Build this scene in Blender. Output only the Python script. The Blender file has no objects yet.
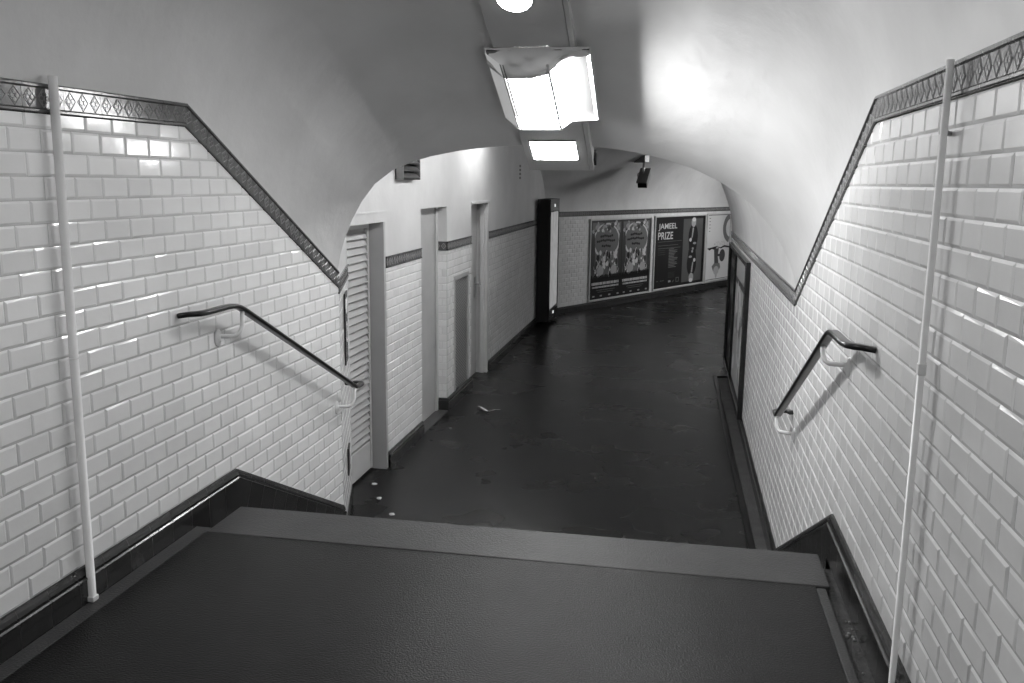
import bpy, bmesh, math, random
from mathutils import Vector, Matrix
random.seed(7)
SC = bpy.context.scene
COL = SC.collection
V = Vector

# ------------------------------------------------------------------ materials
def mat(name, g, rough=.5, spec=.5, var=0.0, vscale=3.0, bump=0.0, bscale=40.0, tone=0.0, metal=0.0,
        emit=0.0, detail=4.0, coat=0.0, speck=0.0, rvar=0.0):
    m = bpy.data.materials.new(name); m.use_nodes = True
    nt = m.node_tree; N = nt.nodes; L = nt.links
    p = N['Principled BSDF']
    p.inputs['Roughness'].default_value = rough
    p.inputs['Metallic'].default_value = metal
    p.inputs['Specular IOR Level'].default_value = spec
    p.inputs['Coat Weight'].default_value = coat
    p.inputs['Coat Roughness'].default_value = .08
    p.inputs['Base Color'].default_value = (g, g, g, 1)
    tc = N.new('ShaderNodeTexCoord')
    val = None
    def noise(scale, det, lo, hi):
        n = N.new('ShaderNodeTexNoise'); n.inputs['Scale'].default_value = scale
        n.inputs['Detail'].default_value = det
        L.new(tc.outputs['Object'], n.inputs['Vector'])
        r = N.new('ShaderNodeMapRange'); r.inputs[1].default_value = .22; r.inputs[2].default_value = .78
        r.inputs[3].default_value = lo; r.inputs[4].default_value = hi
        L.new(n.outputs['Fac'], r.inputs[0]); return r.outputs[0]
    def mul(a, b):
        x = N.new('ShaderNodeMath'); x.operation = 'MULTIPLY'
        L.new(a, x.inputs[0])
        if isinstance(b, float): x.inputs[1].default_value = b
        else: L.new(b, x.inputs[1])
        return x.outputs[0]
    if var: val = noise(vscale, detail, 1 - var, 1 + var)
    if speck:
        s = noise(220, 2, 1 - speck, 1 + speck)
        val = mul(val, s) if val else s
    if tone:
        a = N.new('ShaderNodeAttribute'); a.attribute_name = 'tone'
        r = N.new('ShaderNodeMapRange'); r.inputs[3].default_value = 1 - tone; r.inputs[4].default_value = 1 + tone
        L.new(a.outputs['Fac'], r.inputs[0])
        val = mul(val, r.outputs[0]) if val else r.outputs[0]
    if val:
        o = mul(val, float(g))
        c = N.new('ShaderNodeCombineColor')
        for i in range(3): L.new(o, c.inputs[i])
        L.new(c.outputs[0], p.inputs['Base Color'])
    if rvar:
        L.new(noise(1.6, 3, rough - rvar, rough + rvar), p.inputs['Roughness'])
    if bump:
        n = N.new('ShaderNodeTexNoise'); n.inputs['Scale'].default_value = bscale
        n.inputs['Detail'].default_value = 5
        L.new(tc.outputs['Object'], n.inputs['Vector'])
        b = N.new('ShaderNodeBump'); b.inputs['Strength'].default_value = bump
        b.inputs['Distance'].default_value = .01
        L.new(n.outputs['Fac'], b.inputs['Height']); L.new(b.outputs[0], p.inputs['Normal'])
    if emit:
        p.inputs['Emission Color'].default_value = (1, 1, 1, 1)
        p.inputs['Emission Strength'].default_value = emit
    return m

M = {}
M['tile'] = mat('white_glazed_tile', .80, .14, .5, var=.06, vscale=2.5, tone=.05, bump=.05, bscale=25)
M['grout'] = mat('grey_grout', .42, .8, .2, var=.2, vscale=6)
M['plaster'] = mat('painted_plaster', .56, .5, .35, var=.10, vscale=2.2, bump=.6, bscale=6, detail=8)
M['frieze'] = mat('dark_glazed_frieze', .085, .16, .55, var=.25, vscale=14, bump=.05, bscale=60)
M['frieze_hi'] = mat('relief_glaze', .24, .26, .5)
M['black_tile'] = mat('black_glazed_tile', .022, .2, .5, var=.25, vscale=10, tone=.3, bump=.05)
M['black_grout'] = mat('skirting_joint', .10, .8, .2)
M['asphalt'] = mat('landing_asphalt', .008, .30, .17, var=.45, vscale=7, bump=.35, bscale=150, speck=.6, detail=9, rvar=.03)
M['asphalt_low'] = mat('corridor_asphalt', .008, .28, .22, var=.3, vscale=4, bump=.2, bscale=90, speck=.4, detail=9, rvar=.03)
M['concrete'] = mat('worn_grey_nosing', .055, .38, .2, var=.18, vscale=6, bump=.3, bscale=120, speck=.1)
M['gutter'] = mat('dirty_gutter', .035, .5, .4, var=.7, vscale=9, bump=.6, bscale=60)
M['rubble'] = mat('pale_crumbs', .35, .9, .2)
M['white_paint'] = mat('white_gloss_paint', .78, .35, .4, var=.08, vscale=8, bump=.08, bscale=40)
M['door'] = mat('grey_painted_door', .40, .42, .4, var=.08, vscale=4)
M['door_pale'] = mat('pale_painted_frame', .50, .42, .4, var=.08, vscale=4)  # paler paint for stiles, frames and mouldings
M['rail'] = mat('black_rail', .012, .28, .5, bump=.05, bscale=90)
M['rail_web'] = mat('grey_rail_web', .06, .35, .5)
M['tray'] = mat('grey_trunking', .42, .5, .4, var=.05, vscale=8)
M['edge'] = mat('dark_edge', .06, .5, .4)
M['film'] = mat('milky_film', .60, .22, .6, bump=.1, bscale=30)
M['flange_film'] = mat('smoky_film', .06, .4, .4)
M['lamp'] = mat('lit_diffuser', .8, .3, .3, emit=32)
M['shield'] = mat('glowing_film_shield', .5, .4, .3, emit=.24)  # emission stands in for lamp light coming through the film
M['lamp_small'] = mat('lit_small_diffuser', .8, .3, .3, emit=28)
M['lamp_landing_fill'] = mat('lit_landing_fill', .8, .3, .3, emit=72)
M['lamp_side'] = mat('lit_side_window', .8, .3, .3, emit=370)
M['display'] = mat('lit_display_sheet', .5, .2, .5, var=.3, vscale=6, emit=.16)
M['black'] = mat('matt_black', .010, .6, .2)
M['black_gloss'] = mat('gloss_black', .014, .2, .5)
M['steel'] = mat('steel', .35, .35, .5, metal=.6)
M['mesh_grey'] = mat('grey_mesh', .42, .5, .4)
M['cctv'] = mat('grey_camera_housing', .16, .4, .5)
M['paper'] = mat('paper_white', .62, .6, .3, var=.06, vscale=20)
M['p_black'] = mat('print_black', .012, .5, .15)
M['p_dark'] = mat('print_dark', .045, .5, .15)
M['print_panel'] = mat('print_panel', .07, .35, .4)
M['p_mid'] = mat('print_mid', .13, .5, .15)
M['p_light'] = mat('print_light', .32, .5, .15)
M['p_white'] = mat('print_white', .55, .5, .15)
M['lock_glow'] = mat('glowing_lock_plate', .8, .3, .3, emit=.8)  # for the lock plates: no lamps, their brightness is put in as emission

# ------------------------------------------------------------------ helpers
def tag(o, label, cat, group=None, kind=None):
    o['label'] = label; o['category'] = cat
    if group: o['group'] = group
    if kind: o['kind'] = kind
    return o
def link(name, bm, mats, parent=None, smooth=False, recalc=False):
    if recalc: bmesh.ops.recalc_face_normals(bm, faces=bm.faces)
    me = bpy.data.meshes.new(name); bm.to_mesh(me); bm.free()
    if not isinstance(mats, (list, tuple)): mats = [mats]
    for m in mats: me.materials.append(M[m] if isinstance(m, str) else m)
    if smooth:
        for p in me.polygons: p.use_smooth = True
    o = bpy.data.objects.new(name, me); COL.objects.link(o)
    if parent:
        o.parent = parent
        o.matrix_parent_inverse = Matrix.Translation(parent.location).inverted() if parent.type == 'EMPTY' else parent.matrix_world.inverted()
    return o
def empty(name, loc, label, cat, group=None):
    o = bpy.data.objects.new(name, None); COL.objects.link(o)
    o.location = loc; o.empty_display_size = .05
    return tag(o, label, cat, group)
def struct(name, bm, mats, label, cat, **k):
    o = link(name, bm, mats, **k); return tag(o, label, cat, kind='structure')
def quad(bm, pts, mi=0):
    f = bm.faces.new([bm.verts.new(p) for p in pts]); f.material_index = mi; return f
def box(bm, lo, hi, mi=0, F=None, bev=0.0):
    """box between corners, in frame F (callable) or world"""
    x0, y0, z0 = lo; x1, y1, z1 = hi
    P = [(x, y, z) for z in (z0, z1) for y in (y0, y1) for x in (x0, x1)]
    if F: P = [F(*p) for p in P]
    v = [bm.verts.new(p) for p in P]
    fs = []
    for ix in ((0,2,3,1),(4,5,7,6),(0,1,5,4),(2,6,7,3),(0,4,6,2),(1,3,7,5)):
        f = bm.faces.new([v[i] for i in ix]); f.material_index = mi; fs.append(f)
    if bev:
        es = list({e for f in fs for e in f.edges})
        bmesh.ops.recalc_face_normals(bm, faces=fs)
        r = bmesh.ops.bevel(bm, geom=es, offset=bev, segments=2, affect='EDGES', profile=.5)
        for f in r['faces']: f.material_index = mi
    return v
class Frame:
    """a wall plane: origin O, horizontal U, vertical Z, outward normal N -> F(u, v, h)"""
    def __init__(s, O, U, N): s.O, s.U, s.N = V(O), V(U).normalized(), V(N).normalized()
    def __call__(s, u, v, h): return s.O + s.U * u + V((0, 0, 1)) * v + s.N * h
def sweep(bm, path, prof, up=V((0, 0, 1)), mi=0, cap=True, closed=True):
    """prof: list of (side, up) offsets. side = right of the travel direction"""
    path = [V(p) for p in path]; rings = []
    n = len(path)
    for i, p in enumerate(path):
        t = (path[min(i+1, n-1)] - path[max(i-1, 0)]).normalized()
        s = t.cross(up)
        if s.length < 1e-4: s = t.cross(V((0, 1, 0)))
        s.normalize(); w = s.cross(t).normalized()
        k = 1.0
        if 0 < i < n-1:
            a = (path[i]-path[i-1]).normalized(); b = (path[i+1]-path[i]).normalized()
            k = 1/max(.5, math.cos(a.angle(b)/2))
        rings.append([bm.verts.new(p + s*q[0] + w*q[1]*k) for q in prof])
    m = len(prof)
    for a, b in zip(rings, rings[1:]):
        for j in range(m if closed else m-1):
            f = bm.faces.new((a[j], a[(j+1) % m], b[(j+1) % m], b[j])); f.material_index = mi; f.smooth = True
    if cap and closed:
        for r in (rings[0], rings[-1]):
            f = bm.faces.new(r); f.material_index = mi
def circ(r, n=10): return [(r*math.cos(2*math.pi*i/n), r*math.sin(2*math.pi*i/n)) for i in range(n)]
def rrect(w, h, r, seg=3):
    o = []
    for cx, cy, a0 in ((w/2-r, h/2-r, 0), (-w/2+r, h/2-r, 90), (-w/2+r, -h/2+r, 180), (w/2-r, -h/2+r, 270)):
        for i in range(seg+1):
            a = math.radians(a0 + 90*i/seg); o.append((cx + r*math.cos(a), cy + r*math.sin(a)))
    return o
def bez(p0, p1, p2, n=6):
    p0, p1, p2 = V(p0), V(p1), V(p2)
    return [(p0*(1-t)**2 + p1*2*t*(1-t) + p2*t*t) for t in [i/n for i in range(n+1)]]
def clip(bm, poly, faces=None):
    """keep what is inside the convex (u, v) polygon, given counter-clockwise"""
    n = len(poly)
    for i in range(n):
        a = V((*poly[i], 0)); b = V((*poly[(i+1) % n], 0)); d = b - a
        if d.length < 1e-6: continue
        nor = V((d.y, -d.x, 0))
        bmesh.ops.bisect_plane(bm, geom=bm.verts[:]+bm.edges[:]+bm.faces[:], plane_co=a, plane_no=nor, clear_outer=True)
def to_frame(bm, F, flip_check=True):
    for v in bm.verts: v.co = F(v.co.x, v.co.y, v.co.z)
    bm.normal_update()
    bad = [f for f in bm.faces if f.normal.dot(F.N) < -.05]
    if bad: bmesh.ops.reverse_faces(bm, faces=bad)
def merge(dst, src):
    me = bpy.data.meshes.new('tmp'); src.to_mesh(me); src.free(); dst.from_mesh(me); bpy.data.meshes.remove(me)

TW, TH = .152, .0772
def tiles(polys, v0=.13, bev=.0085, hgt=.0036, tw=TW, th=TH, u0=0.0):
    """bevelled tiles in running bond over convex polygons, plus the bed behind; local (u, v, h)"""
    out = bmesh.new()
    tone = out.faces.layers.float.new('tone')
    rnd = random.Random(3)
    for poly in polys:
        us = [p[0] for p in poly]; vs = [p[1] for p in poly]
        bm = bmesh.new(); tl = bm.faces.layers.float.new('tone')
        r0 = int(math.floor((min(vs)-v0)/th + 1e-4)); r1 = int(math.ceil((max(vs)-v0)/th - 1e-4))
        for r in range(r0, r1):
            off = u0 + (tw/2 if r % 2 else 0)
            c0 = int(math.floor((min(us)-off)/tw)); c1 = int(math.ceil((max(us)-off)/tw))
            for c in range(c0, c1):
                a, b = off + c*tw + .0008, off + (c+1)*tw - .0008
                lo, hi = v0 + r*th + .0008, v0 + (r+1)*th - .0008
                t = rnd.random(); j = [rnd.uniform(-.0006, .0006) for _ in range(4)]
                base = [bm.verts.new(q) for q in ((a, lo, .0004), (b, lo, .0004), (b, hi, .0004), (a, hi, .0004))]
                k = bev
                sl, st = rnd.uniform(-.0009, .0009), rnd.uniform(-.0006, .0006)
                top = [bm.verts.new(q) for q in ((a+k, lo+k, hgt-sl-st), (b-k, lo+k, hgt+sl-st), (b-k, hi-k, hgt+sl+st), (a+k, hi-k, hgt-sl+st))]
                fs = [bm.faces.new(top)]
                for i in range(4): fs.append(bm.faces.new((base[i], base[(i+1) % 4], top[(i+1) % 4], top[i])))
                for f in fs: f[tl] = t; f.material_index = 0
        clip(bm, poly)
        f = bm.faces.new([bm.verts.new((*p, 0)) for p in poly]); f.material_index = 1
        merge(out, bm)
    return out
def rect(u0, v0, u1, v1): return [(u0, v0), (u1, v0), (u1, v1), (u0, v1)]

def frieze(path, H=.095, pitch=.0664):
    """decorated border along the top line path [(u, v)...] (u rising); local (u, v, h)"""
    out = bmesh.new()
    for k in range(len(path)-1):
        A, B = V((*path[k], 0)), V((*path[k+1], 0))
        d = (B-A); Ln = d.length; d.normalize(); dn = V((d.y, -d.x, 0))   # dn points down
        if dn.y > 0: dn = -dn
        ext = .12
        bm = bmesh.new()
        def P(s, w, h): return A + d*s + dn*w + V((0, 0, h))
        sec = [(0, .0), (0, .010), (.004, .0125), (.011, .0125), (.014, .007), (.0155, .0055), (.0165, .007), (H-.0165, .007), (H-.0155, .0055), (H-.014, .007), (H-.011, .0125), (H-.004, .0125), (H, .010), (H, 0)]
        tilelen = pitch*3
        n0 = int(math.floor(-ext/tilelen)); n1 = int(math.ceil((Ln+ext)/tilelen))
        for t in range(n0, n1):
            s0, s1 = t*tilelen + .0008, (t+1)*tilelen - .0008
            for (w0, h0), (w1, h1) in zip(sec, sec[1:]):
                quad(bm, (P(s0, w0, h0), P(s1, w0, h0), P(s1, w1, h1), P(s0, w1, h1)))
            for q in range(3):
                c = t*tilelen + pitch*(q+.5); w = H/2; a, b = .027, .030
                ring = [(c-a, w), (c, w-b), (c+a, w), (c, w+b)]
                for i in range(4):
                    (s_, w_), (e_, f_) = ring[i], ring[(i+1) % 4]
                    dv = V((e_-s_, f_-w_)).normalized(); nn = V((-dv.y, dv.x))*.0022
                    p0, p1 = V((s_, w_)), V((e_, f_))
                    m0 = P(p0.x, p0.y, .0088); m1 = P(p1.x, p1.y, .0088)
                    for sg in (1, -1):
                        quad(bm, (P(p0.x+sg*nn.x, p0.y+sg*nn.y, .007), P(p1.x+sg*nn.x, p1.y+sg*nn.y, .007), m1, m0), 1)
                for i in range(4):
                    ang = math.pi/2*i; rr = .0115
                    ps, pw = c + rr*math.cos(ang)*.95, w + rr*math.sin(ang)*1.1
                    rad = .0095
                    ctr = P(ps, pw, .0086)
                    pts = [P(ps+rad*math.cos(2*math.pi*j/8), pw+rad*math.sin(2*math.pi*j/8), .007) for j in range(8)]
                    mid = [P(ps+rad*.78*math.cos(2*math.pi*j/8), pw+rad*.78*math.sin(2*math.pi*j/8), .0085) for j in range(8)]
                    for j in range(8):
                        quad(bm, (pts[j], pts[(j+1) % 8], mid[(j+1) % 8], mid[j]), 1)
                        f = bm.faces.new([bm.verts.new(x) for x in (mid[j], mid[(j+1) % 8], ctr)]); f.material_index = 0
        # mitre
        for end in (0, 1):
            pt = A if end == 0 else B
            nor = -d if end == 0 else d
            j = k-1 if end == 0 else k+1
            if 0 <= j < len(path)-1:
                o = (V((*path[j+1], 0)) - V((*path[j], 0))).normalized()
                nor = ((d+o)/2).normalized() * (1 if end else -1)
            elif k in (0, len(path)-2):
                nor = V((-1, 0, 0)) if end == 0 else V((1, 0, 0))
            bmesh.ops.bisect_plane(bm, geom=bm.verts[:]+bm.edges[:]+bm.faces[:], plane_co=pt, plane_no=nor, clear_outer=True)
        merge(out, bm)
    return out

def skirting(path, H, th=.028, step=.15):
    """black skirting tiles with a moulded top along the top line; local (u, v, h)"""
    out = bmesh.new(); tone = out.faces.layers.float.new('tone')
    rnd = random.Random(5)
    for k in range(len(path)-1):
        A, B = V((*path[k], 0)), V((*path[k+1], 0))
        d = B-A; Ln = d.length; d.normalize(); dn = V((d.y, -d.x, 0))
        if dn.y > 0: dn = -dn
        hh = H[k]; ext = .3
        bm = bmesh.new(); tl = bm.faces.layers.float.new('tone')
        def P(s, w, h): return A + d*s + dn*w + V((0, 0, h))
        sec = [(0, 0), (.001, .010), (.012, .016), (.026, .020), (.030, .014), (.033, .013), (.036, th*.8), (.041, th), (.047, th*.86), (hh, th*.86)]
        for t in range(int(math.floor(-ext/step)), int(math.ceil((Ln+ext)/step))):
            s0, s1 = t*step + .0012, (t+1)*step - .0012; tn = rnd.random()
            for (w0, h0), (w1, h1) in zip(sec, sec[1:]):
                f = quad(bm, (P(s0, w0, h0), P(s1, w0, h0), P(s1, w1, h1), P(s0, w1, h1))); f[tl] = tn
        # joint bed
        for (w0, h0), (w1, h1) in zip(sec, sec[1:]):
            q = .0012
            quad(bm, (P(-ext, w0+q, h0-q), P(Ln+ext, w0+q, h0-q), P(Ln+ext, w1+q, h1-q), P(-ext, w1+q, h1-q)), 1)
        for end in (0, 1):
            pt = A if end == 0 else B
            j = k-1 if end == 0 else k+1
            nor = V((-1, 0, 0)) if end == 0 else V((1, 0, 0))
            if 0 <= j < len(path)-1:
                o = (V((*path[j+1], 0)) - V((*path[j], 0))).normalized()
                nor = ((d+o)/2).normalized() * (1 if end else -1)
            bmesh.ops.bisect_plane(bm, geom=bm.verts[:]+bm.edges[:]+bm.faces[:], plane_co=pt, plane_no=nor, clear_outer=True)
        merge(out, bm)
    return out

# ------------------------------------------------------------------ layout
XL, XR = -2.075, .706
XLL = -2.38
ZL = -.92
YB = -2.6
FL = Frame((XL, 0, 0), (0, 1, 0), (1, 0, 0))
FR = Frame((XR, 0, 0), (0, 1, 0), (-1, 0, 0))
FLL = Frame((XLL, 0, 0), (0, 1, 0), (1, 0, 0))
EA = V((-2.159, 16.454, 0)); EU = V((.4873, .8732, 0)); EN = V((.8732, -.4873, 0))
FE = Frame(EA, EU, EN)
RA, RB = V((XL, 5.23, 0)), V((XLL, 6.185, 0))
RU = (RB-RA).normalized(); RN = V((RU.y, -RU.x, 0))
if RN.y > 0: RN = -RN
RN = V((abs(RU.y), -RU.x if False else 0, 0)) if False else V((RU.y, -RU.x, 0))
FRT = Frame(RA, RU, RN)          # return wall past the foot of the stairs, facing the corridor

# dado top lines
LT = [(YB, 1.755), (3.56, 1.830), (5.23, .962)]
RT = [(YB, 1.835), (3.61, 1.850), (5.52, .903), (12.5, .900)]
LB = [(YB, .130), (3.846, .130), (5.23, -.565)]
RB_ = [(YB, .130), (3.837, .130), (5.62, -.780), (12.5, -.780)]
DL = 1.733; DR = 1.742
# ------------------------------------------------------------------ walls of the stair passage
def sl(p, q, u): return p[1] + (q[1]-p[1])*(u-p[0])/(q[0]-p[0])
lt0, lt1 = (3.54, DL), (5.23, .962-.107)
polyL = [[(YB, .13), (3.846, .13), (3.846, sl(lt0, lt1, 3.846)), (3.54, DL), (YB, DL-.076)],
         [(3.846, .13), (5.23, -.565), (5.23, lt1[1]), (3.846, sl(lt0, lt1, 3.846))]]
bm = tiles(polyL, v0=.13); to_frame(bm, FL)
struct('wall_left', bm, ['tile', 'grout'], 'left stair wall of white bevelled tiles in running bond', 'wall')
rt0, rt1 = (3.59, DR+.01), (5.50, .805)
polyR = [[(YB, .13), (3.837, .13), (3.837, sl(rt0, rt1, 3.837)), (3.59, DR+.01), (YB, DR-.005)],
         [(3.837, .13), (5.50, -.719), (5.50, .805), (3.837, sl(rt0, rt1, 3.837))],
         [(5.50, -.719), (5.62, -.78), (12.5, -.78), (12.5, .805), (5.50, .805)]]
bm = tiles(polyR, v0=.13); to_frame(bm, FR)
struct('wall_right', bm, ['tile', 'grout'], 'right wall of white bevelled tiles running down past the stairs', 'wall')

bm = frieze(LT); to_frame(bm, FL)
struct('trim_1', bm, ['frieze', 'frieze_hi'], 'glazed diamond border along the top of the left stair wall', 'border')
bm = frieze(RT); to_frame(bm, FR)
struct('trim_2', bm, ['frieze', 'frieze_hi'], 'glazed diamond border along the top of the right wall', 'border')
bm = skirting(LB, [.25, .40]); to_frame(bm, FL)
struct('baseboard_left', bm, ['black_tile', 'black_grout'], 'black tiled skirting on the left stair wall', 'skirting')
bm = skirting(RB_, [.18, .34, .14]); to_frame(bm, FR)
struct('baseboard_right', bm, ['black_tile', 'black_grout'], 'black tiled skirting on the right wall', 'skirting')

# vault over landing and stairs
PROF = [(-1,0),(-.985,.13),(-.964,.25),(-.931,.39),(-.886,.53),(-.826,.665),(-.746,.772),(-.66,.835),(-.583,.878),(-.453,.928),(-.324,.96),(-.204,.98),(-.046,.993),(.103,.988),(.2,.975),(.297,.955),(.42,.911),(.531,.857),(.646,.772),(.735,.683),(.807,.582),(.876,.448),(.93,.31),(.965,.19),(.988,.09),(1,0)]
def prof_at(u):
    for (a, b), (c, d) in zip(PROF, PROF[1:]):
        if a <= u <= c: return b + (d-b)*(u-a)/(c-a)
    return 0
def lerp_path(path, y):
    for (a, b), (c, d) in zip(path, path[1:]):
        if a <= y <= c: return b + (d-b)*(y-a)/(c-a)
    return path[-1][1]
def vault_row(s):
    """s<=0: level part (y = 3.6 + s); 0..1: the slope"""
    row = []
    if s <= 0: yl = 3.56 + s; yr = 3.65 + s
    else: yl = 3.56 + 1.67*s; yr = 3.65 + 1.885*s
    zl, zr = lerp_path(LT, yl), lerp_path(RT[:3], yr)
    for u, v in PROF:
        t = (u+1)/2
        # soften the knee of the crown
        zs = zl + (zr-zl)*t
        w = v
        knee = -.04*math.exp(-(s*1.7/.28)**2)*w
        row.append(V((XL + (XR-XL)*t, yl + (yr-yl)*t, zs + .815*v + knee)))
    return row
bm = bmesh.new()
ss = [-6.1, -4, -2.5, -1.5, -.9, -.6, -.4, -.25, -.12, 0, .07, .15, .25, .35, .5, .65, .8, .9, 1.0]
rows = [[bm.verts.new(p) for p in vault_row(s)] for s in ss]
for a, b in zip(rows, rows[1:]):
    for i in range(len(a)-1):
        f = bm.faces.new((a[i], b[i], b[i+1], a[i+1])); f.smooth = True
struct('ceiling', bm, 'plaster', 'plastered barrel vault sloping down over the stairs', 'ceiling')
# the face above the arch, seen only from the hall
ARCH = vault_row(1.0)
HC = 2.35
bm = bmesh.new()
for p, q in zip(ARCH, ARCH[1:]):
    quad(bm, (p, q, V((q.x, q.y, HC)), V((p.x, p.y, HC))))
quad(bm, (V((XLL-.02, 5.23, HC)), V((XL, 5.23, HC)), V((XL, 5.23, .9)), V((XLL-.02, 5.23, .9))))
struct('wall_arch', bm, 'plaster', 'plastered wall above the arch on the hall side', 'wall')
# added wall behind the viewer, unseen: closes the passage so light bounces
bm = bmesh.new()
quad(bm, (V((XL, YB, 0)), V((XR, YB, 0)), V((XR, YB, 1.84)), V((XL, YB, 1.84))))
pr = vault_row(YB-3.56)
f = bm.faces.new([bm.verts.new((p.x, YB, p.z)) for p in pr])
struct('wall_back', bm, 'plaster', 'plain plaster wall added behind the viewer, closing the passage to bounce light', 'wall')

# ------------------------------------------------------------------ floors
bm = bmesh.new()
box(bm, (-1.976, YB, -.12), (.576, 3.372, 0), 0)
struct('floor_landing', bm, 'asphalt', 'dark asphalt floor of the upper landing', 'floor')
bm = bmesh.new()
box(bm, (-2.05, YB, -.12), (-1.978, 3.43, -.001), 0, bev=.003)
struct('trim_3', bm, 'concrete_dark' if 'concrete_dark' in M else 'gutter_edge' if 'gutter_edge' in M else 'concrete', 'grey strip along the foot of the left landing wall', 'edging')
bm = bmesh.new()
box(bm, (.578, YB, -.12), (.612, 3.36, .001), 0, bev=.003)
struct('trim_4', bm, 'concrete', 'grey kerb strip beside the right landing gutter', 'edging')
bm = bmesh.new()
box(bm, (-1.972, 3.374, -.16), (.632, 3.69, .003), 0, bev=.006)
struct('trim_5', bm, 'concrete', 'pale worn nosing slab at the top of the stairs', 'step edge')
bm = bmesh.new()
box(bm, (XL, YB, -.2), (XR, 3.66, -.121))
box(bm, (.613, YB, -.12), (.70, 3.66, -.05))
struct('floor_gutter', bm, 'gutter', 'dark gutter between the landing and the right wall', 'gutter')
bm = bmesh.new()
for i in range(1, 6):
    zt = -.1533*i; y0 = 3.69 + .306*(i-1); y1 = y0 + .306
    box(bm, (XL, y0, ZL), (XR, y1, zt-.001), 0)
    box(bm, (-1.97, y0+.24, zt-.03), (.63, y1, zt), 1)
struct('floor_stairs', bm, ['asphalt', 'concrete'], 'flight of asphalt steps down from the landing', 'stairs')
bm = bmesh.new()
quad(bm, ((XLL-.2, 5.2, ZL), (9, 5.2, ZL), (9, 30, ZL), (XLL-.2, 30, ZL)))
struct('floor', bm, 'asphalt_low', 'dark shiny asphalt floor of the lower corridor', 'floor')
bm = bmesh.new()
for a, b, w0 in (((.585, 5.25), (.545, 11.45), .045),):
    sweep(bm, [(a[0], a[1], ZL), (b[0]-.01, b[1], ZL)], [(-w0/2, 0), (w0/2, 0), (w0/2, .02), (-w0/2, .02)])
sweep(bm, [(.515, 11.45, ZL), (.69, 11.50, ZL)], [(-.022, 0), (.022, 0), (.022, .02), (-.022, .02)])
struct('trim_6', bm, 'concrete_low' if 'concrete_low' in M else 'asphalt', 'low kerb along the right corridor gutter', 'kerb')
bm = bmesh.new()
quad(bm, ((.60, 5.25, ZL+.004), (.69, 5.25, ZL+.004), (.69, 11.48, ZL+.004), (.55, 11.44, ZL+.004)))
struct('floor_drain', bm, 'gutter', 'dirty drain channel along the right corridor wall', 'gutter')

# ------------------------------------------------------------------ lower left wall
D1 = (6.185, 7.04, 1.187); D2 = (8.10, 9.055, 1.263); D3 = (10.17, 11.14, 1.262)
GR = (9.33, 10.03, -.775, .505)
YE = 16.06
vb, vt = -.78, .805
polyLL = [rect(7.06, vb, 8.10, vt), rect(9.055, vb, GR[0], vt), rect(GR[0], GR[3], GR[1], vt), rect(GR[1], vb, 10.17, vt), rect(11.14, vb, YE, vt)]
bm = tiles(polyLL, v0=vb, u0=.04); to_frame(bm, FLL)
# tiled cheek of the second doorway
F2 = Frame((XLL, 9.055, 0), (-1, 0, 0), (0, -1, 0))
b2 = tiles([rect(0, vb, .11, vt)], v0=vb, u0=0, tw=.11); to_frame(b2, F2); merge(bm, b2)
struct('wall_left_corridor', bm, ['tile', 'grout'], 'lower left corridor wall of white bevelled tiles between the doors', 'wall')
bm = frieze([(7.06, .90), (8.10, .90)])
merge(bm, frieze([(9.055, .90), (10.17, .90)])); merge(bm, frieze([(11.14, .90), (YE, .90)])); to_frame(bm, FLL)
b2 = frieze([(0, .90), (.11, .90)]); to_frame(b2, F2); merge(bm, b2)
struct('trim_7', bm, ['frieze', 'frieze_hi'], 'dark glazed border along the lower left corridor wall', 'border')
bm = bmesh.new(); bm.faces.layers.float.new('tone')
for a, b in ((7.06, 8.10), (9.055, 10.17), (11.14, YE)): merge(bm, skirting([(a, vb), (b, vb)], [.14]))
to_frame(bm, FLL)
b2 = skirting([(-.028, vb), (.11, vb)], [.14]); to_frame(b2, F2); merge(bm, b2)
struct('baseboard_left_corridor', bm, ['black_tile', 'black_grout'], 'black tiled skirting along the lower left corridor wall', 'skirting')
# plaster above
bm = bmesh.new()
def wallrect(u0, v0, u1, v1, h=0, F=FLL, mi=0, b=None): return quad(b or bm, [F(u, v, h) for u, v in rect(u0, v0, u1, v1)], mi)
wallrect(5.2, D1[2], D1[1], HC); wallrect(D1[1], .90, 8.10, HC); wallrect(8.10, D2[2], D2[1], HC)
wallrect(D2[1], .90, 10.17, HC); wallrect(10.17, D3[2], D3[1], HC); wallrect(D3[1], .90, YE+.1, HC)
# soffits and cheeks of the openings (plaster)
for (a, b, t) in (D1, D2, D3):
    quad(bm, [V((XLL, a, t)), V((XLL, b, t)), V((XLL-.16, b, t)), V((XLL-.16, a, t))])
quad(bm, [V((XLL, 9.055, .90)), V((XLL-.11, 9.055, .90)), V((XLL-.11, 9.055, D2[2])), V((XLL, 9.055, D2[2]))])
for y in (8.10, 10.17, D1[0], 11.14):
    quad(bm, [V((XLL, y, ZL)), V((XLL-.16, y, ZL)), V((XLL-.16, y, 1.262)), V((XLL, y, 1.262))])
# seam ridge above the first door
box(bm, (XLL, 6.2, 1.262), (XLL+.006, 7.12, 1.276), 0)
struct('wall_left_plaster', bm, 'plaster', 'plain painted plaster above the doors on the lower left', 'wall')

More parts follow.
